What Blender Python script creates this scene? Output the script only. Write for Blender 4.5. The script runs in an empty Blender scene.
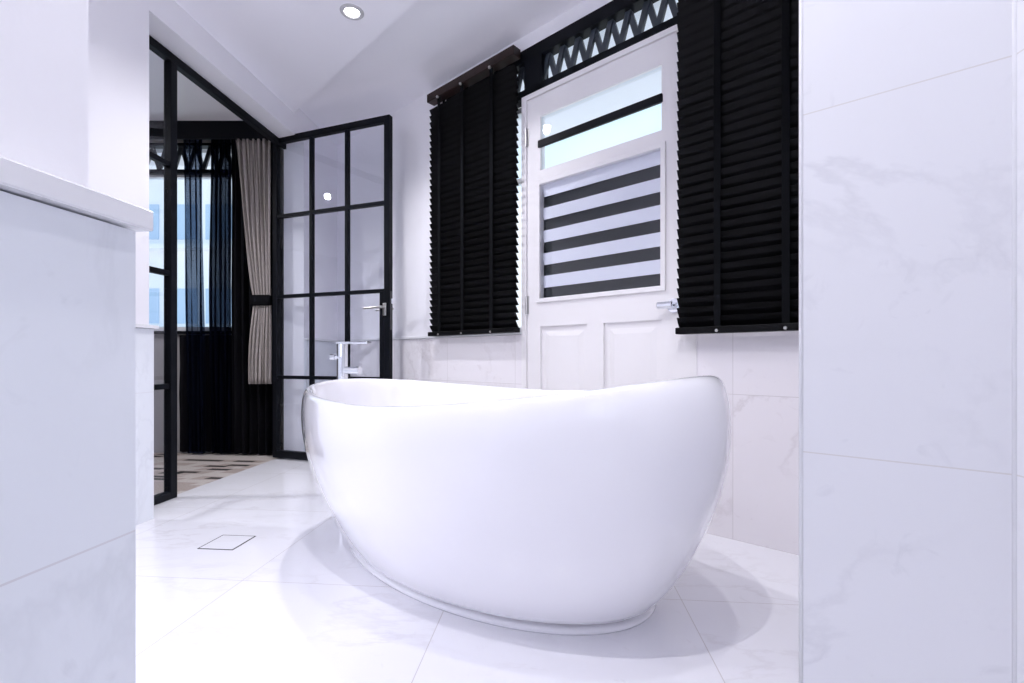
import bpy, bmesh, math, random
from mathutils import Vector, Matrix
random.seed(4)
C = bpy.context.scene.collection
sc = bpy.context.scene
F = 480.0; CX = 512.0; HZ = 358.0; H = 0.75
PI = math.pi

# ------------------------------------------------------------------ frames
U = Vector((-.7455, .6665)).normalized()          # along the window wall, away from the camera
N = Vector((-U.y * -1, -U.x))                     # into the window wall
TH = math.atan2(-U.y, -U.x)                       # local x = -U, local y = N
AL = -math.atan(.09)                              # partition frame

def rot2(a, x, y):
    return (math.cos(a) * x - math.sin(a) * y, math.sin(a) * x + math.cos(a) * y)
def toA(X, Y): return rot2(-AL, X, Y)
def toW(X, Y): return rot2(-TH, X, Y)             # gives (-s, w)
def fromA(x, y): return rot2(AL, x, y)
def fromW(x, y): return rot2(TH, x, y)

# ------------------------------------------------------------------ materials
def nt(name):
    m = bpy.data.materials.new(name); m.use_nodes = True
    t = m.node_tree
    return m, t, t.nodes['Principled BSDF']
def plain(name, col, rough=.5, metal=0, coat=0, spec=.5, noise=0, nscale=20, bump=0):
    m, t, p = nt(name)
    p.inputs['Base Color'].default_value = (*col, 1)
    p.inputs['Roughness'].default_value = rough
    p.inputs['Metallic'].default_value = metal
    p.inputs['Coat Weight'].default_value = coat
    p.inputs['Coat Roughness'].default_value = .03
    p.inputs['Specular IOR Level'].default_value = spec
    if noise or bump:
        tc = t.nodes.new('ShaderNodeTexCoord')
        n = t.nodes.new('ShaderNodeTexNoise'); n.inputs['Scale'].default_value = nscale
        n.inputs['Detail'].default_value = 4
        t.links.new(tc.outputs['Object'], n.inputs['Vector'])
        if noise:
            r = t.nodes.new('ShaderNodeValToRGB')
            r.color_ramp.elements[0].color = (*[c * (1 - noise) for c in col], 1)
            r.color_ramp.elements[1].color = (*[min(1, c * (1 + noise)) for c in col], 1)
            r.color_ramp.elements[0].position = .3; r.color_ramp.elements[1].position = .7
            t.links.new(n.outputs['Fac'], r.inputs['Fac'])
            t.links.new(r.outputs['Color'], p.inputs['Base Color'])
        if bump:
            b = t.nodes.new('ShaderNodeBump'); b.inputs['Strength'].default_value = bump
            b.inputs['Distance'].default_value = .002
            t.links.new(n.outputs['Fac'], b.inputs['Height'])
            t.links.new(b.outputs['Normal'], p.inputs['Normal'])
    return m

def marble(name, axes, tw, th, ox, oy, base=(.84, .83, .84), vein=(.60, .58, .58), grout=(.66, .63, .63),
           rough=.16, mort=.0013, seed=0.0, blotch=.35):
    m, t, p = nt(name)
    L = t.links.new; nd = t.nodes.new
    tc = nd('ShaderNodeTexCoord')
    sep = nd('ShaderNodeSeparateXYZ'); L(tc.outputs['Object'], sep.inputs[0])
    def frac(axis, size, off):
        a = nd('ShaderNodeMath'); a.operation = 'ADD'; a.inputs[1].default_value = -off; L(sep.outputs[axis], a.inputs[0])
        b = nd('ShaderNodeMath'); b.operation = 'DIVIDE'; b.inputs[1].default_value = size; L(a.outputs[0], b.inputs[0])
        f = nd('ShaderNodeMath'); f.operation = 'ROUND'; L(b.outputs[0], f.inputs[0])
        fl = nd('ShaderNodeMath'); fl.operation = 'FLOOR'; L(b.outputs[0], fl.inputs[0])
        s = nd('ShaderNodeMath'); s.operation = 'SUBTRACT'; L(b.outputs[0], s.inputs[0]); L(f.outputs[0], s.inputs[1])
        ab = nd('ShaderNodeMath'); ab.operation = 'ABSOLUTE'; L(s.outputs[0], ab.inputs[0])
        lt = nd('ShaderNodeMath'); lt.operation = 'LESS_THAN'; lt.inputs[1].default_value = mort / size / 2 * 2
        L(ab.outputs[0], lt.inputs[0])
        return lt.outputs[0], fl.outputs[0]
    g1, i1 = frac(axes[0], tw, ox); g2, i2 = frac(axes[1], th, oy)
    mx = nd('ShaderNodeMath'); mx.operation = 'MAXIMUM'; L(g1, mx.inputs[0]); L(g2, mx.inputs[1])
    # every tile shifts the veining
    cmb = nd('ShaderNodeCombineXYZ'); L(i1, cmb.inputs[0]); L(i2, cmb.inputs[1]); cmb.inputs[2].default_value = seed
    sc3 = nd('ShaderNodeVectorMath'); sc3.operation = 'SCALE'; sc3.inputs['Scale'].default_value = 3.37; L(cmb.outputs[0], sc3.inputs[0])
    ad = nd('ShaderNodeVectorMath'); ad.operation = 'ADD'; L(tc.outputs['Object'], ad.inputs[0]); L(sc3.outputs[0], ad.inputs[1])
    mp = nd('ShaderNodeMapping'); mp.inputs['Rotation'].default_value = (.3, .5, .7); mp.inputs['Scale'].default_value = (1, 2.4, 1.4)
    L(ad.outputs[0], mp.inputs['Vector'])
    n1 = nd('ShaderNodeTexNoise'); n1.inputs['Scale'].default_value = 1.25; n1.inputs['Detail'].default_value = 7
    n1.inputs['Distortion'].default_value = .35; n1.inputs['Roughness'].default_value = .6; L(mp.outputs[0], n1.inputs['Vector'])
    r1 = nd('ShaderNodeValToRGB'); e = r1.color_ramp.elements
    e[0].position = .478; e[0].color = (0, 0, 0, 1); e[1].position = .50; e[1].color = (1, 1, 1, 1)
    e2 = e.new(.522); e2.color = (0, 0, 0, 1); L(n1.outputs['Fac'], r1.inputs['Fac'])
    n2 = nd('ShaderNodeTexNoise'); n2.inputs['Scale'].default_value = 14; n2.inputs['Detail'].default_value = 8
    n2.inputs['Distortion'].default_value = 1.5; L(ad.outputs[0], n2.inputs['Vector'])
    r2 = nd('ShaderNodeValToRGB'); r2.color_ramp.elements[0].position = .64; r2.color_ramp.elements[1].position = .80
    L(n2.outputs['Fac'], r2.inputs['Fac'])
    n3 = nd('ShaderNodeTexNoise'); n3.inputs['Scale'].default_value = 2.2; n3.inputs['Detail'].default_value = 3; L(ad.outputs[0], n3.inputs['Vector'])
    r3 = nd('ShaderNodeValToRGB'); r3.color_ramp.elements[0].position = .42; r3.color_ramp.elements[1].position = .68
    L(n3.outputs['Fac'], r3.inputs['Fac'])
    v1 = nd('ShaderNodeMath'); v1.operation = 'MULTIPLY'; L(r1.outputs[0], v1.inputs[0]); L(r3.outputs[0], v1.inputs[1])
    v2 = nd('ShaderNodeMath'); v2.operation = 'MULTIPLY_ADD'; v2.inputs[1].default_value = .9; L(r2.outputs[0], v2.inputs[0]); L(v1.outputs[0], v2.inputs[2])
    v3 = nd('ShaderNodeMath'); v3.operation = 'MULTIPLY'; v3.inputs[1].default_value = blotch; v3.use_clamp = True; L(v2.outputs[0], v3.inputs[0])
    mA = nd('ShaderNodeMix'); mA.data_type = 'RGBA'; mA.inputs['A'].default_value = (*base, 1); mA.inputs['B'].default_value = (*vein, 1)
    L(v3.outputs[0], mA.inputs['Factor'])
    mB = nd('ShaderNodeMix'); mB.data_type = 'RGBA'; mB.inputs['B'].default_value = (*grout, 1)
    L(mx.outputs[0], mB.inputs['Factor']); L(mA.outputs['Result'], mB.inputs['A'])
    L(mB.outputs['Result'], p.inputs['Base Color'])
    p.inputs['Roughness'].default_value = rough
    return m

def glassy(name, tint=(.97, .98, 1.0), refl=1.45, rough=0.0, extra=0.0):
    m = bpy.data.materials.new(name); m.use_nodes = True; t = m.node_tree; t.nodes.clear()
    o = t.nodes.new('ShaderNodeOutputMaterial'); mix = t.nodes.new('ShaderNodeMixShader')
    tr = t.nodes.new('ShaderNodeBsdfTransparent'); tr.inputs[0].default_value = (*tint, 1)
    gl = t.nodes.new('ShaderNodeBsdfGlossy'); gl.inputs['Roughness'].default_value = rough
    lw = t.nodes.new('ShaderNodeLayerWeight'); lw.inputs['Blend'].default_value = .5
    fr = t.nodes.new('ShaderNodeMath'); fr.operation = 'POWER'; fr.inputs[1].default_value = 5; t.links.new(lw.outputs['Facing'], fr.inputs[0])
    ad = t.nodes.new('ShaderNodeMath'); ad.operation = 'MULTIPLY_ADD'; ad.inputs[1].default_value = .9; ad.inputs[2].default_value = .035 + extra; ad.use_clamp = True
    t.links.new(fr.outputs[0], ad.inputs[0]); t.links.new(ad.outputs[0], mix.inputs[0])
    t.links.new(tr.outputs[0], mix.inputs[1]); t.links.new(gl.outputs[0], mix.inputs[2]); t.links.new(mix.outputs[0], o.inputs[0])
    return m

def sheer(name, col, alpha):
    m = bpy.data.materials.new(name); m.use_nodes = True; t = m.node_tree; t.nodes.clear()
    o = t.nodes.new('ShaderNodeOutputMaterial'); mix = t.nodes.new('ShaderNodeMixShader')
    tr = t.nodes.new('ShaderNodeBsdfTransparent'); tr.inputs[0].default_value = (.66, .78, 1, 1)
    mx2 = t.nodes.new('ShaderNodeMixShader'); mx2.inputs[0].default_value = .35
    df = t.nodes.new('ShaderNodeBsdfDiffuse'); df.inputs[0].default_value = (*col, 1)
    tl = t.nodes.new('ShaderNodeBsdfTranslucent'); tl.inputs[0].default_value = (*col, 1)
    t.links.new(df.outputs[0], mx2.inputs[1]); t.links.new(tl.outputs[0], mx2.inputs[2])
    mix.inputs[0].default_value = alpha
    t.links.new(tr.outputs[0], mix.inputs[1]); t.links.new(mx2.outputs[0], mix.inputs[2]); t.links.new(mix.outputs[0], o.inputs[0])
    return m

def emis(name, col, s):
    m, t, p = nt(name)
    p.inputs['Base Color'].default_value = (*col, 1)
    p.inputs['Emission Color'].default_value = (*col, 1); p.inputs['Emission Strength'].default_value = s
    return m

PLASTER = plain('white painted plaster', (.88, .87, .90), .55, bump=.15, nscale=60)
CEIL = plain('white ceiling paint', (.90, .89, .93), .5)
DIMWALL = plain('grey bedroom paint', (.30, .29, .30), .6)
BLACK = plain('black powder-coated steel', (.004, .005, .008), .45, spec=.12)
BLIND = plain('black stained wooden slat', (.0022, .0022, .003), .45, noise=.25, nscale=12, spec=.13)
TAPE = plain('black woven tape', (.002, .0025, .004), .9, spec=.15)
BROWN = plain('dark brown stained wood', (.020, .009, .008), .4, noise=.35, nscale=25, spec=.3)
DOORW = plain('white satin door paint', (.84, .82, .82), .32)
WINW = plain('white window frame paint', (.78, .79, .82), .3)
CHROME = plain('polished chrome', (.82, .84, .88), .06, metal=1)
STEEL = plain('brushed steel', (.55, .54, .53), .28, metal=1)
DSTEEL = plain('dark steel', (.10, .10, .105), .4, metal=1)
TUB = plain('gloss white acrylic', (.90, .89, .92), .10, coat=1.0)
BLACKOUT = plain('black blackout fabric', (.004, .004, .006), .9, spec=.1)
DRAPE = plain('taupe grey satin fabric', (.36, .32, .30), .5, noise=.08, nscale=40)
SHEER = sheer('navy sheer fabric', (.006, .008, .018), .80)
SHEER2 = sheer('dense navy sheer fabric', (.004, .005, .012), .95)
GLASS = glassy('clear glass', extra=.01)
WGLASS = glassy('window glass', tint=(.92, .965, 1.0))
LATT = plain('dark slate painted timber', (.035, .045, .058), .4)
SLATW = plain('white louvre slat', (.80, .80, .84), .4)
DARKBACK = plain('dark grey shutter', (.005, .009, .012), .6, spec=.1)
GREYPANEL = plain('grey plastic gap', (.006, .006, .007), .6)
BEZ = plain('satin grey bezel', (.50, .49, .50), .3)
LAMP = emis('lit downlight lens', (1, .98, 1), 14)
FMARB = marble('white marble floor tile', (0, 1), .72, .72, -1.05, 1.53, base=(.87, .865, .90), vein=(.56, .52, .52), rough=.11, seed=1.3, blotch=.28)
WMARB = marble('white marble wall tile', (0, 2), .60, .60, -.642, 0, base=(.85, .82, .84), vein=(.52, .47, .47), seed=5.1, blotch=.34)
PMARB = marble('white marble pier tile', (0, 2), 5, .60, -3.3, -.017, base=(.75, .75, .78), grout=(.66, .64, .63), mort=.0011, vein=(.5, .5, .54), seed=8.8, blotch=.34)
LMARB = marble('white marble wainscot tile', (1, 2), 5, .592, -3.3, 0, base=(.80, .83, .87), grout=(.70, .70, .73), mort=.0009, vein=(.5, .52, .56), seed=2.9, blotch=.32)
CAPM = marble('white marble capping', (0, 2), 9, 9, -4, -4, base=(.80, .80, .82), seed=3.1, blotch=.2)

def carpet_mat():
    m, t, p = nt('beige carpet with black dashes')
    L = t.links.new; nd = t.nodes.new
    tc = nd('ShaderNodeTexCoord'); mp = nd('ShaderNodeMapping'); mp.inputs['Scale'].default_value = (2.4, 9.0, 1)
    mp.inputs['Rotation'].default_value = (0, 0, .12)
    L(tc.outputs['Object'], mp.inputs[0])
    v = nd('ShaderNodeTexVoronoi'); v.distance = 'CHEBYCHEV'; v.inputs['Randomness'].default_value = .8; v.inputs['Scale'].default_value = 1.3
    L(mp.outputs[0], v.inputs['Vector'])
    r = nd('ShaderNodeValToRGB'); r.color_ramp.interpolation = 'CONSTANT'
    r.color_ramp.elements[0].color = (.02, .018, .018, 1)
    r.color_ramp.elements[1].position = .24; r.color_ramp.elements[1].color = (.50, .42, .38, 1)
    e = r.color_ramp.elements.new(.47); e.color = (.66, .60, .56, 1)
    L(v.outputs['Distance'], r.inputs['Fac'])
    n = nd('ShaderNodeTexNoise'); n.inputs['Scale'].default_value = 160; L(tc.outputs['Object'], n.inputs['Vector'])
    mx = nd('ShaderNodeMix'); mx.data_type = 'RGBA'; mx.blend_type = 'MULTIPLY'; mx.inputs['Factor'].default_value = .45
    L(r.outputs[0], mx.inputs['A']); L(n.outputs['Fac'], mx.inputs['B']); L(mx.outputs['Result'], p.inputs['Base Color'])
    p.inputs['Roughness'].default_value = .95
    return m
CARPET = carpet_mat()

# ------------------------------------------------------------------ mesh helpers
def bx(bm, x0, x1, y0, y1, z0, z1):
    v = [bm.verts.new((x, y, z)) for z in (z0, z1) for x, y in ((x0, y0), (x1, y0), (x1, y1), (x0, y1))]
    for f in ((3, 2, 1, 0), (4, 5, 6, 7), (0, 1, 5, 4), (1, 2, 6, 5), (2, 3, 7, 6), (3, 0, 4, 7)):
        bm.faces.new([v[i] for i in f])
def prism(bm, pts, z0, z1):
    a = sum(pts[i][0] * pts[(i + 1) % len(pts)][1] - pts[(i + 1) % len(pts)][0] * pts[i][1] for i in range(len(pts)))
    if a < 0: pts = pts[::-1]
    lo = [bm.verts.new((x, y, z0)) for x, y in pts]; hi = [bm.verts.new((x, y, z1)) for x, y in pts]
    bm.faces.new(lo[::-1]); bm.faces.new(hi)
    for i in range(len(pts)):
        j = (i + 1) % len(pts); bm.faces.new((lo[i], lo[j], hi[j], hi[i]))
def cyl(bm, p0, p1, r0, r1=None, n=20):
    p0 = Vector(p0); p1 = Vector(p1); r1 = r0 if r1 is None else r1
    d = (p1 - p0).normalized(); a = d.orthogonal().normalized(); b = d.cross(a)
    A = [bm.verts.new(p0 + (a * math.cos(2 * PI * i / n) + b * math.sin(2 * PI * i / n)) * r0) for i in range(n)]
    B = [bm.verts.new(p1 + (a * math.cos(2 * PI * i / n) + b * math.sin(2 * PI * i / n)) * r1) for i in range(n)]
    for i in range(n):
        j = (i + 1) % n; bm.faces.new((A[i], A[j], B[j], B[i]))
    bm.faces.new(A[::-1]); bm.faces.new(B)
def lathe(bm, prof, n=32, loc=(0, 0, 0)):
    rings = []
    for r, z in prof:
        rings.append([bm.verts.new((loc[0] + r * math.cos(2 * PI * i / n), loc[1] + r * math.sin(2 * PI * i / n), loc[2] + z)) for i in range(n)])
    for a, b in zip(rings, rings[1:]):
        for i in range(n):
            j = (i + 1) % n; bm.faces.new((a[i], a[j], b[j], b[i]))
def bevel(bm, w, seg=2):
    bmesh.ops.bevel(bm, geom=bm.edges[:], offset=w, segments=seg, affect='EDGES', profile=.5)
def new(): return bmesh.new()
def obj(name, bm, mat, parent=None, smooth=False, loc=None, rz=None):
    bmesh.ops.recalc_face_normals(bm, faces=bm.faces[:])
    me = bpy.data.meshes.new(name); bm.to_mesh(me); bm.free()
    if smooth:
        for p in me.polygons: p.use_smooth = True
    me.materials.append(mat)
    o = bpy.data.objects.new(name, me); C.objects.link(o)
    if parent: o.parent = parent
    if loc: o.location = loc
    if rz is not None: o.rotation_euler = (0, 0, rz)
    return o
def struct(o): o['kind'] = 'structure'; return o
def tag(o, label, cat, group=None):
    o['label'] = label; o['category'] = cat
    if group: o['group'] = group
    return o
def thing(name, label, cat, loc=(0, 0, 0), rz=0, group=None):
    o = bpy.data.objects.new(name, None); C.objects.link(o); o.location = loc; o.rotation_euler = (0, 0, rz)
    return tag(o, label, cat, group)
def smooth_by_angle(o, ang=40):
    for p in o.data.polygons: p.use_smooth = True
    m = o.data
    import math as _m
    bm = bmesh.new(); bm.from_mesh(m)
    for e in bm.edges:
        if len(e.link_faces) == 2 and e.calc_face_angle(0) > _m.radians(ang): e.smooth = False
    bm.to_mesh(m); bm.free()

# ================================================================== SETTING
CH = 2.53            # main ceiling
WF = 2.088           # marble face of the window wall (w)
WP = 2.104           # plaster face
XF = -1.89           # wall A plaster face (A frame x)
XM = -1.868          # wall A marble face
XP = -2.05           # steel partition line

# floor (A frame so that tile joints follow the partition)
b = new()
prism(b, [(-2.07, -2.3), (2.4, -2.3), (2.4, 3.2), (-1.2, 4.6), (-2.07, 4.6)], -.12, 0)
struct(obj('floor', b, FMARB, rz=AL))
b = new()
prism(b, [(-6.0, 0.0), (-2.07, 0.0), (-2.07, 4.3), (-6.0, 4.3)], -.12, -.004)
o = struct(obj('floor', b, CARPET, rz=AL)); o.name = 'floor_bedroom'

# ceiling : main field and slightly raised strip along the window wall
cA = (-1.58, 3.48)
b = new()
prism(b, [fromA(-1.95, -2.35), fromA(1.9, -2.35), (2.7, -.72), (-1.60, 3.50), fromA(-1.95, 3.60)], CH, 2.60)
prism(b, [(-2.4, -2.4), (2.6, -2.4), (2.6, 2.2), (-1.2, 5.2), (-1.62, 4.4)], 2.60, 2.70)
struct(obj('ceiling', b, CEIL))
b = new()
prism(b, [(-6, 0), fromA(-2.0, -.1), fromA(-2.0, 4.4), (-6, 4.2)], 2.53, 2.62)
o = struct(obj('ceiling', b, CEIL)); o.name = 'ceiling_bedroom'

# wall A : pier, header above the opening, far piece (A frame)
b = new()
bx(b, -2.10, XF, -2.3, 2.082, 0, 2.60)
bx(b, -2.10, XF, 2.082, 3.47, 2.376, 2.60)
bx(b, -2.10, XF, 3.47, 4.45, 0, 2.64)
struct(obj('wall_left', b, PLASTER, rz=AL))
b = new(); bx(b, XF, XM, -2.28, 2.084, 0, .884); bx(b, -2.08, XF + .001, 2.080, 2.088, 0, .884)
struct(obj('trim_1', b, LMARB, rz=AL))
b = new(); bx(b, -2.08, XM + .014, -2.28, 2.100, .886, .902); bevel(b, .002, 1)
struct(obj('trim_2', b, CAPM, rz=AL))
b = new(); bx(b, XF, XM, 3.47, 4.20, 0, .884)
struct(obj('trim_3', b, LMARB, rz=AL))
b = new(); bx(b, XF, XM + .014, 3.47, 4.20, .886, .902)
struct(obj('trim_4', b, CAPM, rz=AL))

# window wall (W frame: x = -s, y = w)
S1a, S1b = 1.790, 2.46     # window 1
DHa, DHb = .847, 1.753     # door leaf
S2a, S2b = .22, .79        # window 2
b = new()
bx(b, -4.3, -S1b, WP, WP + .2, 0, 2.66)
bx(b, -S1b, 0, WP, WP + .2, 2.512, 2.66)
bx(b, -S1b, -S1a, WP, WP + .2, 0, .885)
bx(b, -S2b, 0, WP, WP + .2, 0, .885)
bx(b, -S2a, 0, WP, WP + .2, .885, 2.512)
struct(obj('wall_window', b, PLASTER, rz=TH))
b = new(); bx(b, -3.93, -S1a, WF, WP, 0, .884); bx(b, -S2b, -.18, WF, WP, 0, .884)
struct(obj('trim_5', b, WMARB, rz=TH))
b = new(); bx(b, -3.93, -S1a + .003, WF - .012, WP + .12, .886, .902); bx(b, -S2b, -.18, WF - .012, WP + .12, .886, .902); bevel(b, .002, 1)
struct(obj('trim_6', b, CAPM, rz=TH))

# windows either side of the door
for n, (sa, sb) in enumerate(((S1a, S1b), (S2a, S2b)), 1):
    b = new(); w0, w1 = WP + .05, WP + .10; f = .022
    bx(b, -sb, -sb + f, w0, w1, .903, 2.232); bx(b, -sa - f, -sa, w0, w1, .903, 2.232)
    bx(b, -sb, -sa, w0, w1, .903, .903 + .03); bx(b, -sb, -sa, w0, w1, 2.20, 2.232)
    bx(b, -sb, -sa, w0 + .01, w1 - .01, 1.79, 1.82)
    win = struct(obj('window_%d' % n, b, WINW, rz=TH))
    b = new(); bx(b, -sb + .015, -sa - .015, w0 + .02, w0 + .026, .92, 2.215)
    obj('pane', b, WGLASS, win)

# black lattice transom over the door and windows
def lattice(name, x0, x1, y0, y1, zb, zt, rz, per, posts, sillh=.045, toph=.07):
    b = new()
    bx(b, x0, x1, y0 - .004, y1, zb, zb + sillh); bx(b, x0, x1, y0 - .004, y1, zt - toph, zt)
    for px_, pw in posts: bx(b, px_ - pw / 2, px_ + pw / 2, y0 - .004, y1, zb, zt)
    fr = struct(obj(name, b, BLACK, rz=rz))
    b = new(); z0 = zb + sillh; z1 = zt - toph; hw = .015
    x = x0; k = 0
    while x < x1 - per / 2:
        xa, xb = x, x + per / 2
        za, zc = (z0, z1) if k % 2 == 0 else (z1, z0)
        d = .03
        yy0, yy1 = (y0 + .022, y0 + .040) if k % 2 == 0 else (y0 + .030, y0 + .048)
        e = .12
        dx = (xb - xa) * e; dz = (zc - za) * e
        p = [(xa - hw, za), (xa + hw, za), (xb + hw, zc), (xb - hw, zc)]
        vv = [[b.verts.new((q[0], yy, q[1])) for q in p] for yy in (yy0, yy1)]
        b.faces.new(vv[0]); b.faces.new(vv[1][::-1])
        for i in range(4):
            j = (i + 1) % 4; b.faces.new((vv[0][i], vv[0][j], vv[1][j], vv[1][i]))
        x += per / 2; k += 1
    obj('lattice', b, LATT, fr)
    b = new(); bx(b, x0, x1, y1 - .012, y1 - .006, zb + .01, zt - .01)
    obj('pane', b, WGLASS, fr)
    return fr
lattice('trim_7', -2.46, -.22, WP - .006, WP + .054, 2.238, 2.512, TH, .098, [(-1.715, .125), (-2.43, .06), (-.25, .06)])

# white glazed door in the window wall
doorf = new(); y0, y1 = WF - .004, WP + .06
bx(doorf, -S1a, -DHb - .002, y0, y1, 0, 2.238); bx(doorf, -DHa + .003, -S2b, y0, y1, 0, 2.238)
bx(doorf, -DHb - .002, -DHa + .003, y0, y1, 2.212, 2.238)
dr = struct(obj('door_1', doorf, DOORW, rz=TH))
gA, gB = .953, 1.660                      # glass, in s
yf = WF + .004; yb = yf + .042
b = new()
bx(b, -DHb, -gB, yf, yb, .008, 2.208); bx(b, -gA, -DHa, yf, yb, .008, 2.208)
bx(b, -gB, -gA, yf, yb, 2.092, 2.208); bx(b, -gB, -gA, yf, yb, 1.712, 1.792); bx(b, -gB, -gA, yf, yb, .925, 1.078)
bx(b, -gB, -gA, yf, yb, .008, .14); bx(b, -1.352, -1.258, yf, yb, .14, .925)
bx(b, -gB, -1.352, yf + .012, yb - .01, .14, .925); bx(b, -1.258, -gA, yf + .012, yb - .01, .14, .925)
leaf = obj('door_leaf', b, DOORW, dr)
b = new()                                 # raised fields of the two lower panels
for xa, xb in ((-gB + .03, -1.352 - .03), (-1.258 + .03, -gA - .03)):
    v = []
    for k, (i, y) in enumerate(((0, yf + .012), (.026, yf + .0075))):
        v.append([b.verts.new(q) for q in ((xa + i, y, .17 + i), (xb - i, y, .17 + i), (xb - i, y, .895 - i), (xa + i, y, .895 - i))])
    b.faces.new(v[1])
    for i in range(4):
        j = (i + 1) % 4; b.faces.new((v[0][i], v[0][j], v[1][j], v[1][i]))
obj('raised_panel', b, DOORW, dr)
b = new()
for z0, z1 in ((1.078, 1.712),):
    m_ = .022; bx(b, -gB - m_, -gB + .002, yf - .011, yf, z0 - m_, z1 + m_); bx(b, -gA - .002, -gA + m_, yf - .011, yf, z0 - m_, z1 + m_)
    bx(b, -gB, -gA, yf - .011, yf, z1 - .002, z1 + m_); bx(b, -gB, -gA, yf - .011, yf, z0 - m_, z0 + .002)
bevel(b, .002, 1)
obj('glazing_bead', b, DOORW, dr)
b = new(); bx(b, -gB, -gA, yf + .012, yf + .018, 1.792, 2.092); obj('upper_pane', b, WGLASS, dr)
b = new(); bx(b, -gB, -gA, yf + .004, yf + .010, 1.078, 1.712); obj('lower_pane', b, GLASS, dr)
b = new(); bx(b, -gB - .012, -gA + .006, yf - .010, yf + .008, 1.918, 1.958); bevel(b, .003, 1); o = obj('glass_bar', b, BLACK, dr); o['label'] = 'black bar across the upper pane'
b = new(); pit = (1.712 - 1.078) / 5.03
for i in range(5):
    zt_ = 1.7115 - i * pit; zb_ = zt_ - .53 * pit
    vv = []
    for yy in (yf + .017, yf + .020):
        vv.append([b.verts.new(q) for q in ((-gB + .002 + .010, yy, zb_), (-gA - .002, yy, zb_), (-gA - .002, yy + .005, zt_), (-gB + .002, yy + .005, zt_))])
    b.faces.new(vv[0]); b.faces.new(vv[1][::-1])
    for i_ in range(4):
        j = (i_ + 1) % 4; b.faces.new((vv[0][i_], vv[0][j], vv[1][j], vv[1][i_]))
o = obj('white_slats', b, SLATW, dr)
b = new(); bx(b, -gB + .001, -gA - .001, yf + .032, yf + .040, 1.079, 1.711); obj('dark_screen', b, DARKBACK, dr)
for z in (1.05, 2.0):                    # hinges
    b = new(); cyl(b, (-DHb - .001, yf - .008, z - .05), (-DHb - .001, yf - .008, z + .05), .007, n=12)
    bx(b, -DHb - .012, -DHb + .012, yf - .004, yf + .001, z - .05, z + .05)
    obj('hinge', b, STEEL, dr)
# lever handle
hx, hz = -.892, .985
b = new()
cyl(b, (hx, yf, hz), (hx, yf - .014, hz), .034, .030, 28); cyl(b, (hx, yf - .012, hz), (hx, yf - .045, hz), .012, .010, 20)
cyl(b, (hx + .010, yf - .047, hz), (hx - .055, yf - .050, hz), .017, .0155, 24)
cyl(b, (hx - .055, yf - .050, hz), (hx - .060, yf - .050, hz), .0155, .009, 24)
obj('handle', b, CHROME, dr, smooth=False); smooth_by_angle(bpy.data.objects['handle'])

# right pier, tiled to the ceiling (W frame)
pA = toW(.5165, .858); pB = toW(.719, .686); pE = (pA[0], 2.35)
pC = toW(.49, -2.0); pD = toW(2.4, -2.0)
b = new(); prism(b, [pA, pB, pC, pD, toW(3.2, 1.0), (pE[0] + 1.4, 2.35), pE], 0, 2.60)
struct(obj('wall_right', b, PMARB, rz=TH))
b = new()
for q in (pA, pB): cyl(b, (q[0], q[1] + .001, 0), (q[0], q[1] + .001, CH), .0035, n=12)
struct(obj('trim_8', b, CAPM, rz=TH, smooth=True))

# near left pier (A frame)
b = new(); bx(b, -.70, -.430, -2.28, .407, 0, CH); struct(obj('wall_near', b, PLASTER, rz=AL))
b = new(); bx(b, -.70, -.383, -2.27, .4072, 0, .866); struct(obj('trim_9', b, LMARB, rz=AL))
b = new(); bx(b, -.70, -.373, -2.27, .417, .868, .887); bevel(b, .0015, 1); struct(obj('trim_10', b, CAPM, rz=AL))
# wall behind the camera
b = new(); bx(b, -2.1, 3.0, -2.4, -2.28, 0, 2.60); struct(obj('wall_back', b, PLASTER, rz=AL))
FILL_GLOW = emis('added glowing fill pane', (.92, .94, 1.0), 3.4)  # glowing panes added behind the camera to brighten the room
FILL_GLOW_DIM = emis('added dim glowing fill pane', (.88, .93, 1.0), .7)
for n_, (xa, xb) in enumerate(((-1.85, -.80), (-.25, 1.15)), 4):
    b = new(); f = .05; ya, yb_ = -2.28, -2.235
    bx(b, xa, xa + f, ya, yb_, .75, 2.35); bx(b, xb - f, xb, ya, yb_, .75, 2.35); bx(b, xa + f, xb - f, ya, yb_, .75, .80); bx(b, xa + f, xb - f, ya, yb_, 2.30, 2.35)
    bx(b, (xa + xb) / 2 - .02, (xa + xb) / 2 + .02, ya, yb_, .80, 2.30)
    wn = struct(obj('window_%d' % n_, b, WINW, rz=AL))  # invented window frame, out of view, holding an added fill pane
    b = new(); bx(b, xa + .04, xb - .04, -2.27, -2.262, .79, 2.31); obj('pane', b, FILL_GLOW if n_ == 4 else FILL_GLOW_DIM, wn)

# ================================================================== STEEL PARTITION
part = thing('glass_partition', 'black steel framed fixed glass screen and beam around the open doorway', 'glass partition', (*fromA(XP, 2.417), 0), AL)
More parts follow.
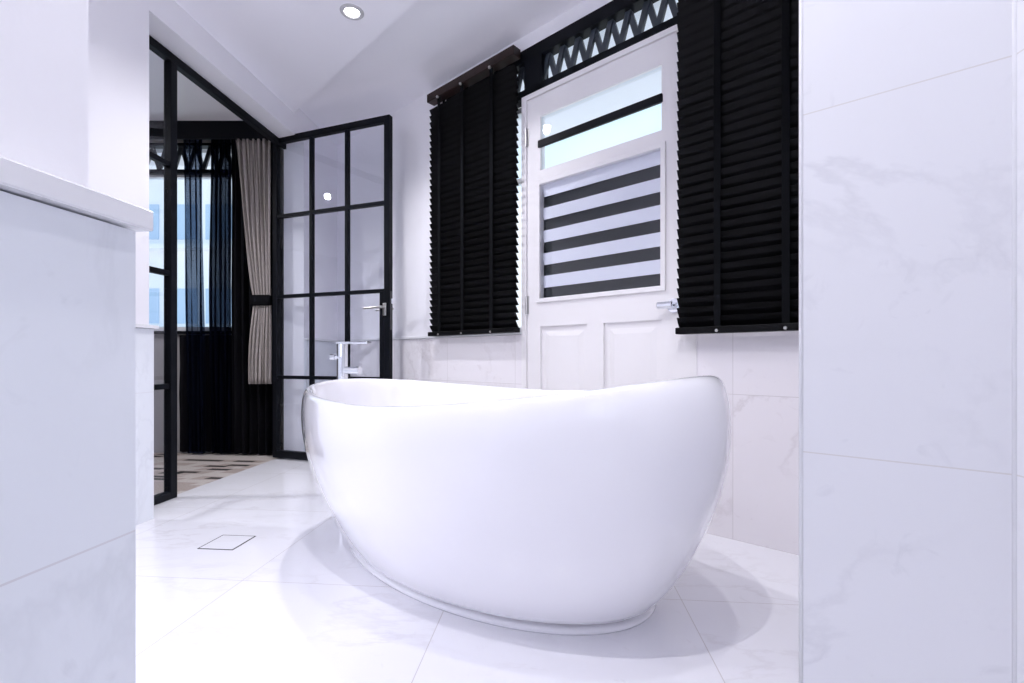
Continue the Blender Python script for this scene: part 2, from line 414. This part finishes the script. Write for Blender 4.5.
# local: x across, y along (0 = stile by the opening, 1.03 = hinge jamb)
OP = 1.035; t2 = .022
b = new(); bx(b, -t2, t2, -.335, OP + .018, 2.330, 2.374); bevel(b, .003, 1); obj('top_beam', b, BLACK, part)
b = new(); bx(b, -t2, t2, -.045, 0, 0, 2.330); bevel(b, .003, 1); obj('stile', b, BLACK, part)
b = new(); bx(b, -.060, .0, OP - .004, OP + .022, 0, 2.330); bevel(b, .003, 1); obj('hinge_jamb', b, BLACK, part)
for z in (.60, 1.20, 1.78):
    b = new(); bx(b, -.016, .016, -.333, -.045, z - .014, z + .014); bevel(b, .002, 1); obj('glazing_bar', b, BLACK, part)
b = new(); bx(b, -t2, t2, -.333, -.045, .0, .04); bevel(b, .002, 1); obj('bottom_rail', b, BLACK, part)
b = new(); bx(b, -.003, .003, -.333, -.045, .04, 2.330); obj('glass_pane', b, GLASS, part)

# open glass door, hinged at the far jamb
hX, hY = fromA(XP - .040, 3.415); eX, eY = -.815, 3.235
dw = math.hypot(eX - hX, eY - hY); da = math.atan2(eY - hY, eX - hX)
gd = thing('glass_door', 'open black steel door with twelve glass panes, swung in front of the far corner', 'door', (hX, hY, 0), da)
T = .020
def bar(name, *a, bev=.003, mat=BLACK, par=gd):
    b = new(); bx(b, *a)
    if bev: bevel(b, bev, 1)
    return obj(name, b, mat, par)
bar('hinge_stile', 0, .040, -T, T, .01, 2.385)
bar('lock_stile', dw - .045, dw, -T, T, .01, 2.385)
lb = bar('lock_box', dw - .080, dw - .045, -T, T, .01, 1.20)
bar('top_rail', .040, dw - .045, -T, T, 2.342, 2.385)
bar('bottom_rail', .040, dw - .045, -T, T, .01, .065)
cols = [.040 + (dw - .085) * k / 3 for k in range(4)]
for k in (1, 2): bar('mullion', cols[k] - .0125, cols[k] + .0125, -.016, .016, .065, 2.342, bev=.002)
zr = [.065, .608, 1.205, 1.80, 2.342]
for z in zr[1:4]: bar('crossbar', .040, dw - .045, -.0155, .0155, z - .0125, z + .0125, bev=.002)
for i in range(3):
    for j in range(4):
        b = new(); x1 = cols[i + 1] - (.012 if i < 2 else 0)
        if i == 2 and j < 2: x1 = dw - .080
        bx(b, cols[i] + (.012 if i else 0), x1, -.003, .003, zr[j] + .012 * (j > 0), zr[j + 1] - .012 * (j < 3))
        obj('glass_pane', b, GLASS, gd)
# lever handles on both faces and lock plate on the edge
hd = None
for sgn in (-1, 1):
    b = new(); hz = 1.09; hxx = dw - .035
    bx(b, hxx - .014, hxx + .014, min(sgn * T, sgn * (T + .009)), max(sgn * T, sgn * (T + .009)), hz - .055, hz + .03); bevel(b, .004, 2)
    cyl(b, (hxx, sgn * T, hz), (hxx, sgn * (T + .050), hz), .009, n=16)
    cyl(b, (hxx + .006, sgn * (T + .048), hz), (hxx - .135, sgn * (T + .048), hz - .006), .0085, .007, n=16)
    o = obj('lever_handle', b, STEEL, gd); smooth_by_angle(o)
    o['label'] = 'brushed steel lever handle'
b = new(); bx(b, dw - .001, dw + .002, -.011, .011, .94, 1.20); o = obj('lock_plate', b, DSTEEL, gd); o['label'] = 'dark steel lock plate on the door edge'
b = new(); bx(b, dw, dw + .010, -.008, .008, 1.115, 1.15); bevel(b, .002, 1); obj('latch', b, CHROME, gd)

# ================================================================== BATHTUB
sc0, wc0 = 1.275, 1.205
tx, ty = fromW(-sc0, wc0)
tub = thing('bathtub', 'glossy white egg-shaped freestanding bathtub with one high end', 'bathtub', (tx, ty, 0), TH)
LA, LB = .89, .48
def zrim(x):                 # local x to the right (high end), in units of LA
    q = x / LA
    return .612 + .040 * max(0, -q) ** 2 + (.022 * max(0, q) + .074 * max(0, q) ** 2)
prof = [(.018, .767), (.055, .785), (.10, .815), (.16, .846), (.24, .880), (.34, .917), (.45, .951), (.57, .981), (.70, 1.000), (.82, 1.004), (.91, .996),
        (.960, .984), (.985, .974), (.996, .962), (1.0, .948), (.996, .934), (.985, .925), (.955, .918), (.87, .915), (.75, .905), (.62, .880), (.48, .835),
        (.36, .765), (.28, .66), (.245, .52), (.235, .34), (.230, .15)]
b = new(); n = 128; rings = []
for h_, k in prof:
    ring = []
    for i in range(n):
        a = 2 * PI * i / n
        x = LA * k * math.cos(a); y = LB * math.sin(a)
        # width shrinks a little faster towards the foot than length
        y *= k + (.022 * (1 - h_) ** 2 if len(rings) < 12 else 0)
        if len(rings) < 12: q_ = (1 - h_) ** 1.6; x -= .040 * q_; y += .085 * q_
        ring.append(b.verts.new((x, y, h_ * zrim(LA * math.cos(a)))))
    rings.append(ring)
for r0, r1 in zip(rings, rings[1:]):
    for i in range(n):
        j = (i + 1) % n; b.faces.new((r0[i], r0[j], r1[j], r1[i]))
b.faces.new(rings[-1]); b.faces.new(rings[0][::-1])
o = obj('shell', b, TUB, tub, smooth=True)
md = o.modifiers.new('s', 'SUBSURF'); md.levels = 1; md.render_levels = 1
b = new(); rings = []
for z, k in ((0, .770), (.006, .775), (.013, .773), (.018, .755)):
    rings.append([b.verts.new((-.0385 + LA * k * math.cos(2 * PI * i / n), +.0815 + LB * (k + .022) * math.sin(2 * PI * i / n), z)) for i in range(n)])
for r0, r1 in zip(rings, rings[1:]):
    for i in range(n):
        j = (i + 1) % n; b.faces.new((r0[i], r0[j], r1[j], r1[i]))
b.faces.new(rings[-1]); b.faces.new(rings[0][::-1])
o = obj('plinth', b, TUB, tub, smooth=True)
b = new(); lathe(b, [(.0001, .012), (.022, .012), (.032, .008), (.034, .0)], 28, (-.25, 0, .141)); o = obj('drain', b, CHROME, tub, smooth=True); o['label'] = 'round chrome drain'

# ================================================================== TUB FILLER
fs, fw = 2.32, 1.272
fx, fy = fromW(-fs, fw)
fl = thing('bath_tap', 'tall chrome tap with flat spout standing behind the low end of the bathtub', 'tap', (fx, fy, 0), -.22)
b = new(); lathe(b, [(.0001, 0), (.052, 0), (.055, .004), (.055, .012), (.050, .016), (.030, .018)], 36)
o = obj('base_plate', b, CHROME, fl); smooth_by_angle(o)
b = new(); cyl(b, (0, 0, .014), (0, 0, .822), .0275, n=40); o = obj('column', b, CHROME, fl); smooth_by_angle(o)
b = new(); bx(b, -.029, .155, -.024, .024, .822, .834); bevel(b, .004, 2); o = obj('spout', b, CHROME, fl)
b = new(); cyl(b, (0, 0, .755), (-.045, -.004, .755), .010, n=16); cyl(b, (-.040, -.004, .755), (-.062, -.006, .755), .016, n=24)
o = obj('diverter_knob', b, CHROME, fl); smooth_by_angle(o)
b = new(); cyl(b, (.02, -.004, .686), (.088, -.008, .686), .019, n=28); cyl(b, (.088, -.008, .686), (.106, -.009, .686), .0205, n=28)
o = obj('mixer_handle', b, CHROME, fl); smooth_by_angle(o)
b = new(); cyl(b, (0, -.02, .752), (0, -.036, .752), .008, n=16); o = obj('button', b, CHROME, fl)

# ================================================================== FLOOR DRAIN
dx0, dy0 = toA(-1.157, 1.953)
fd = thing('floor_drain', 'square tile-insert drain with a thin dark slot, set in the marble floor', 'floor drain', (*fromA(dx0, dy0), 0), AL)
b = new(); q = .074; g = .005
bx(b, -q, q, -q, -q + g, -.004, .0012); bx(b, -q, q, q - g, q, -.004, .0012); bx(b, -q, -q + g, -q + g, q - g, -.004, .0012); bx(b, q - g, q, -q + g, q - g, -.004, .0012)
obj('slot', b, GREYPANEL, fd)
b = new(); bx(b, -q + g, q - g, -q + g, q - g, -.004, .0014); obj('tile_insert', b, FMARB, fd)

# ================================================================== BLINDS
def blind(name, label, xa, xb, w, ztop, zbot, tapes, rail=True, cord=None):
    """xa<xb local W x; w = front plane"""
    bl = thing(name, label, 'blind', (*fromW((xa + xb) / 2, w), zbot), TH)
    hwid = (xb - xa) / 2; Ht = ztop - zbot
    b = new(); pitch = .0425; nsl = int((Ht - .10) / pitch); dep = .0515; ang = math.radians(57)
    for i in range(nsl):
        zc = .049 + i * pitch
        cy, cz = math.cos(ang) * dep / 2, math.sin(ang) * dep / 2
        # tilted slat: lower edge to the room, slight camber
        pts = [(-cy, -cz), (-.003, -.002 - 0), (cy, cz)]
        th = .0028
        p = [(-cy, cz), (-.003, .001), (cy, -cz), (cy + .0020, -cz + .001), (.0, .0025), (-cy + .002, cz + .001)]
        L_ = [b.verts.new((-hwid, y, zc + z)) for y, z in p]; R_ = [b.verts.new((hwid, y, zc + z)) for y, z in p]
        b.faces.new(L_[::-1]); b.faces.new(R_)
        for k in range(6):
            j = (k + 1) % 6; b.faces.new((L_[k], L_[j], R_[j], R_[k]))
    obj('slats', b, BLIND, bl)
    b = new(); bx(b, -hwid - .002, hwid + .002, -.028, .026, 0, .028); bevel(b, .004, 2); obj('bottom_rail', b, BLIND, bl)
    if rail:
        b = new(); bx(b, -hwid - .003, hwid + .003, -.034, .030, Ht - .058, Ht - .004); bevel(b, .003, 1); o = obj('headrail', b, BROWN, bl)
        o['label'] = 'dark brown wooden headrail'
    for tq in tapes:
        x = -hwid + 2 * hwid * tq
        b = new()
        bx(b, x - .013, x + .013, -.0215, -.0200, .018, Ht - .05)
        bx(b, x - .013, x + .013, .0200, .0212, .018, Ht - .05)
        o = obj('ladder_tape', b, TAPE, bl)
        b = new(); cyl(b, (x, -.027, .010), (x, -.033, .010), .007, .005, n=14); obj('end_button', b, STEEL, o)
        if rail:
            b = new(); lathe(b, [(.0001, .010), (.006, .009), (.009, .004), (.008, -.004), (.0001, -.006)], 14, (x, -.034, Ht - .060)); obj('cord_clip', b, STEEL, o, smooth=True)
    return bl
WB = WF - .045
def sx(px, w):               # pixel column -> s on a plane parallel to the window wall
    r = (px - CX) / F
    return w * (-U.x * 0 + N.x - N.y * r) / (-U.x + U.y * r)
lb_ = blind('venetian_blind', 'narrow black wooden venetian blind left of the white door', -sx(431, WB), -sx(517, WB), WB, 2.512, .895, (.14, .43, .76))
rb_ = blind('venetian_blind', 'wide black wooden venetian blind right of the white door, beside the marble pier', -sx(678, WB - .01), -.215, WB - .01, 2.512, .852, (.27, .66), rail=True)

# ================================================================== DOWNLIGHTS
def downlight(X, Y, label, power, size=105, blend=.5, col=(.96, .95, 1.0), rad=.03, tilt=None, z=CH, scale=1.0):
    t = thing('downlight', label, 'downlight', (X, Y, z), 0, 'recessed ceiling downlights')
    b = new(); lathe(b, [(.060, 0), (.056, -.004), (.050, -.007), (.040, -.006), (.036, 0)], 40); o = obj('bezel', b, BEZ, t, smooth=True)
    b = new(); lathe(b, [(.036, -.001), (.020, -.003), (.0001, -.0035)], 32); obj('lens', b, LAMP, t, smooth=True)
    l = bpy.data.lights.new('lamp', 'SPOT'); l.energy = power; l.spot_size = math.radians(size); l.spot_blend = blend
    l.color = col; l.shadow_soft_size = rad
    lo = bpy.data.objects.new('lamp', l); C.objects.link(lo); lo.location = (0, 0, -.03); lo.parent = t
    return t
r_ = (352 - CX) / F; Zl = (CH - H) * F / (HZ - 12)
downlight(r_ * Zl, Zl, 'round lit downlight in the white ceiling above the low end of the tub', 60, 140, .8)
downlight(-.13, .52, 'round downlight above the doorway, nearest the marble pier', 44, 116, .35, rad=.012)
downlight(.34, .86, 'round downlight over the high end of the tub', 23, 116, .35, rad=.012)
downlight(-1.15, .70, 'added unseen fill downlight over the floor left of the tub', 16, 130, .6)  # unseen lamp, added for brightness left of the tub
downlight(.05, -1.3, 'added unseen fill downlight behind the doorway', 3, 160, .6)  # weak fill lamp added out of view behind the camera
downlight(-1.3, -1.2, 'added unseen fill downlight at the back of the bathroom', 24, 160, .6)  # added fill lamp, never in view, lifts the overall brightness

downlight(-3.0, 2.5, 'added unseen fill downlight in the bedroom ceiling behind the glass partition', 75, 160, .6)  # unseen lamp added to lift the dim bedroom
# ================================================================== BEDROOM beyond the partition
WY = 3.80
wx0, wx1 = -4.6, -1.98            # window from..to
b = new()
bx(b, -6, -1.70, WY, WY + .2, 0, .94); bx(b, wx1, -1.70, WY, WY + .2, .94, 2.62); bx(b, -6, wx0, WY, WY + .2, .94, 2.62); bx(b, wx0, wx1, WY, WY + .2, 2.46, 2.62)
struct(obj('wall_bedroom', b, DIMWALL))
b = new(); bx(b, -6.1, -6, 0, 4.0, 0, 2.62); bx(b, -6, -2.1, -.1, 0, 0, 2.62)
struct(obj('wall_bedroom_side', b, DIMWALL))
b = new()
f = .035
bx(b, wx0, wx0 + f, WY + .05, WY + .10, .96, 2.24); bx(b, wx1 - f, wx1, WY + .05, WY + .10, .96, 2.24); bx(b, wx0, wx1, WY + .05, WY + .10, .96, 1.0); bx(b, wx0, wx1, WY + .05, WY + .10, 2.20, 2.24)
win = struct(obj('window_3', b, WINW))
b = new(); bx(b, wx0, wx1, WY + .07, WY + .076, .97, 2.22); obj('pane', b, WGLASS, win)
b = new(); bx(b, wx0, wx1 + .02, WY - .03, WY + .10, .94, .962); struct(obj('trim_11', b, BLACK))
lattice('trim_12', wx0, wx1, WY + .02, WY + .08, 2.22, 2.47, 0, .118, [(wx0 + .03, .06), (wx1 - .03, .06)], sillh=.03, toph=.03)
pm = new(); bx(pm, -4.8, -1.80, WY - .20, WY - .185, 2.395, 2.53); bx(pm, -4.8, -1.80, WY - .185, WY, 2.50, 2.53)
tag(obj('curtain_pelmet', pm, BLACK), 'long black pelmet across the bedroom window wall below its ceiling', 'pelmet')

def curtain_mesh(x0, x1, y, z0, z1, folds, amp, seed=0, rows=24, shape=None, cols=None):
    b = new(); rnd = random.Random(seed); n = cols or int(folds * 10)
    ph = [rnd.uniform(-.6, .6) for _ in range(n + 1)]
    sm = [sum(ph[max(0, i - 5):i + 6]) / 6 for i in range(n + 1)]
    am = [.7 + .5 * rnd.random() for _ in range(int(folds) + 3)]
    grid = []
    for j in range(rows + 1):
        v = j / rows; z = z1 + (z0 - z1) * v; row = []
        for i in range(n + 1):
            u = i / n
            xa, xb = (x0, x1) if shape is None else shape(v)
            a = amp * am[int(u * folds)] * (1 if shape is None else max(.45, min(1, (xb - xa) / (x1 - x0))))
            x = xa + (xb - xa) * u + .004 * math.sin(9 * v + i)
            row.append(b.verts.new((x, y + a * math.sin(2 * PI * folds * u + 1.6 * sm[i] + .5 * math.sin(2.2 * v + u * 5)), z)))
        grid.append(row)
    for r0, r1 in zip(grid, grid[1:]):
        for i in range(n): b.faces.new((r0[i], r0[i + 1], r1[i + 1], r1[i]))
    return b
def cloth(o, th=.0015):
    m = o.modifiers.new('t', 'SOLIDIFY'); m.thickness = th
    return o
Yc = WY - .10
# x in world for a pixel column at the curtain depth
cxp = lambda px, y=Yc: (px - CX) / F * y
b = curtain_mesh(cxp(231), cxp(300), Yc + .005, .012, 2.49, 9, .026, 3, rows=6)
tag(obj('blackout_curtain', b, BLACKOUT, smooth=True), 'floor-length black curtain behind the taupe drape by the door hinge', 'curtain')
def sh1(v): return (cxp(181) + .03 * v, cxp(203) - .02 + .02 * v)
b = curtain_mesh(cxp(181), cxp(203), Yc + .02, .012, 2.49, 4, .026, 11, rows=20, shape=sh1)
tag(obj('sheer_curtain', b, SHEER, smooth=True), 'narrow navy sheer panel hanging next to the black steel stile', 'sheer curtain')
def sh2(v): return (cxp(209) - .02 * math.sin(PI * v), cxp(229))
b = curtain_mesh(cxp(209), cxp(229), Yc + .03, .012, 2.49, 5, .028, 12, rows=20, shape=sh2)
tag(obj('sheer_curtain', b, SHEER2, smooth=True), 'darker navy sheer panel between the bright gap and the black curtain', 'sheer curtain')
b = curtain_mesh(cxp(172), cxp(232), Yc + .075, .012, .93, 7, .010, 5, rows=4)
tag(obj('window_skirt_curtain', b, BLACKOUT, smooth=True), 'black fabric covering the wall below the bedroom window sill', 'curtain')
# taupe drape, gathered by a tie
Yd = WY - .185
dxx = lambda px: (px - CX) / F * Yd
def shd(v):
    # v 0 top .. 1 bottom hem (z .55); tie at v ~ .70
    z = 2.40 + (.555 - 2.40) * v
    tz = 1.185
    if z > tz:
        k = (z - tz) / (2.40 - tz); k = k ** .75
        return (dxx(253.5) * (1 - k) + dxx(236) * k, dxx(271))
    k = min(1, (tz - z) / .55); k = math.sin(k * PI / 2)
    return (dxx(253.5) * (1 - k) + dxx(247.5) * k, dxx(271))
b = curtain_mesh(dxx(236), dxx(271), Yd, .555, 2.39, 7, .026, 21, rows=36, shape=shd, cols=120)
dp = thing('drape', 'taupe grey drape gathered by a black tie beside the door hinge', 'curtain', (0, 0, 0))
cloth(obj('fabric', b, DRAPE, dp, smooth=True))
b = new(); tzc = 1.185
for kk in (0,):
    bx(b, dxx(252), dxx(271.5), Yd - .036, Yd + .034, tzc - .042, tzc + .038); bevel(b, .012, 3)
o = obj('tie_band', b, BLACKOUT, dp, smooth=True)

# building across the street, seen through the bedroom window
BY = 16.0
bd = thing('apartment_building', 'white apartment building outside the bedroom window', 'building', (-16, BY, -9))
BW = plain('white facade render', (.86, .87, .90), .7, noise=.03, nscale=2)
BG = plain('pale blue window glass', (.46, .60, .78), .3)
b = new(); bx(b, -14, 9.5, 0, 6, 0, 24); obj('facade', b, BW, bd)
for zc in (5.28, 2.48, -.32, 8.08):
    b = new()
    x = -13.4
    bx(b, -13.8, 9.2, -.35, .0, zc + 9 - .95, zc + 9 - .80); obj('ledge', b, BW, bd)
    while x < 9:
        b = new(); bx(b, x, x + 1.0, -.03, .03, zc + 9 - .58, zc + 9 + .58); obj('window', b, BG, bd); x += 1.28

# ================================================================== WORLD, BEDROOM LIGHT, CAMERA
w = bpy.data.worlds.new('sky'); sc.world = w; w.use_nodes = True; t = w.node_tree
bg = t.nodes['Background']; tc = t.nodes.new('ShaderNodeTexCoord'); sep = t.nodes.new('ShaderNodeSeparateXYZ')
no = t.nodes.new('ShaderNodeTexNoise'); no.inputs['Scale'].default_value = 3.0; no.inputs['Detail'].default_value = 3
t.links.new(tc.outputs['Generated'], no.inputs['Vector']); t.links.new(tc.outputs['Generated'], sep.inputs[0])
ma = t.nodes.new('ShaderNodeMath'); ma.operation = 'MULTIPLY_ADD'; ma.inputs[1].default_value = .35
t.links.new(no.outputs['Fac'], ma.inputs[0]); t.links.new(sep.outputs[2], ma.inputs[2])
rp = t.nodes.new('ShaderNodeValToRGB'); rp.color_ramp.elements[0].position = .42; rp.color_ramp.elements[0].color = (1, 1, 1, 1)
rp.color_ramp.elements[1].position = .78; rp.color_ramp.elements[1].color = (.42, .72, .95, 1)
t.links.new(ma.outputs[0], rp.inputs['Fac']); t.links.new(rp.outputs[0], bg.inputs['Color'])
bg.inputs['Strength'].default_value = 1.2

cd = bpy.data.cameras.new('camera'); cam = bpy.data.objects.new('camera', cd); C.objects.link(cam)
cam.location = (0, 0, H); cam.rotation_euler = (PI / 2, 0, 0)
cd.sensor_width = 36; cd.lens = 36 * F / 1024; cd.shift_y = (HZ - 341.5) / 1024; cd.clip_start = .02; cd.clip_end = 200
sc.camera = cam
sc.cycles.max_bounces = 16; sc.cycles.diffuse_bounces = 12; sc.cycles.glossy_bounces = 6; sc.cycles.transparent_max_bounces = 24
vs = sc.view_settings; vs.view_transform = 'Standard'; vs.look = 'None'; vs.exposure = .22; vs.gamma = 1; vs.use_curve_mapping = False
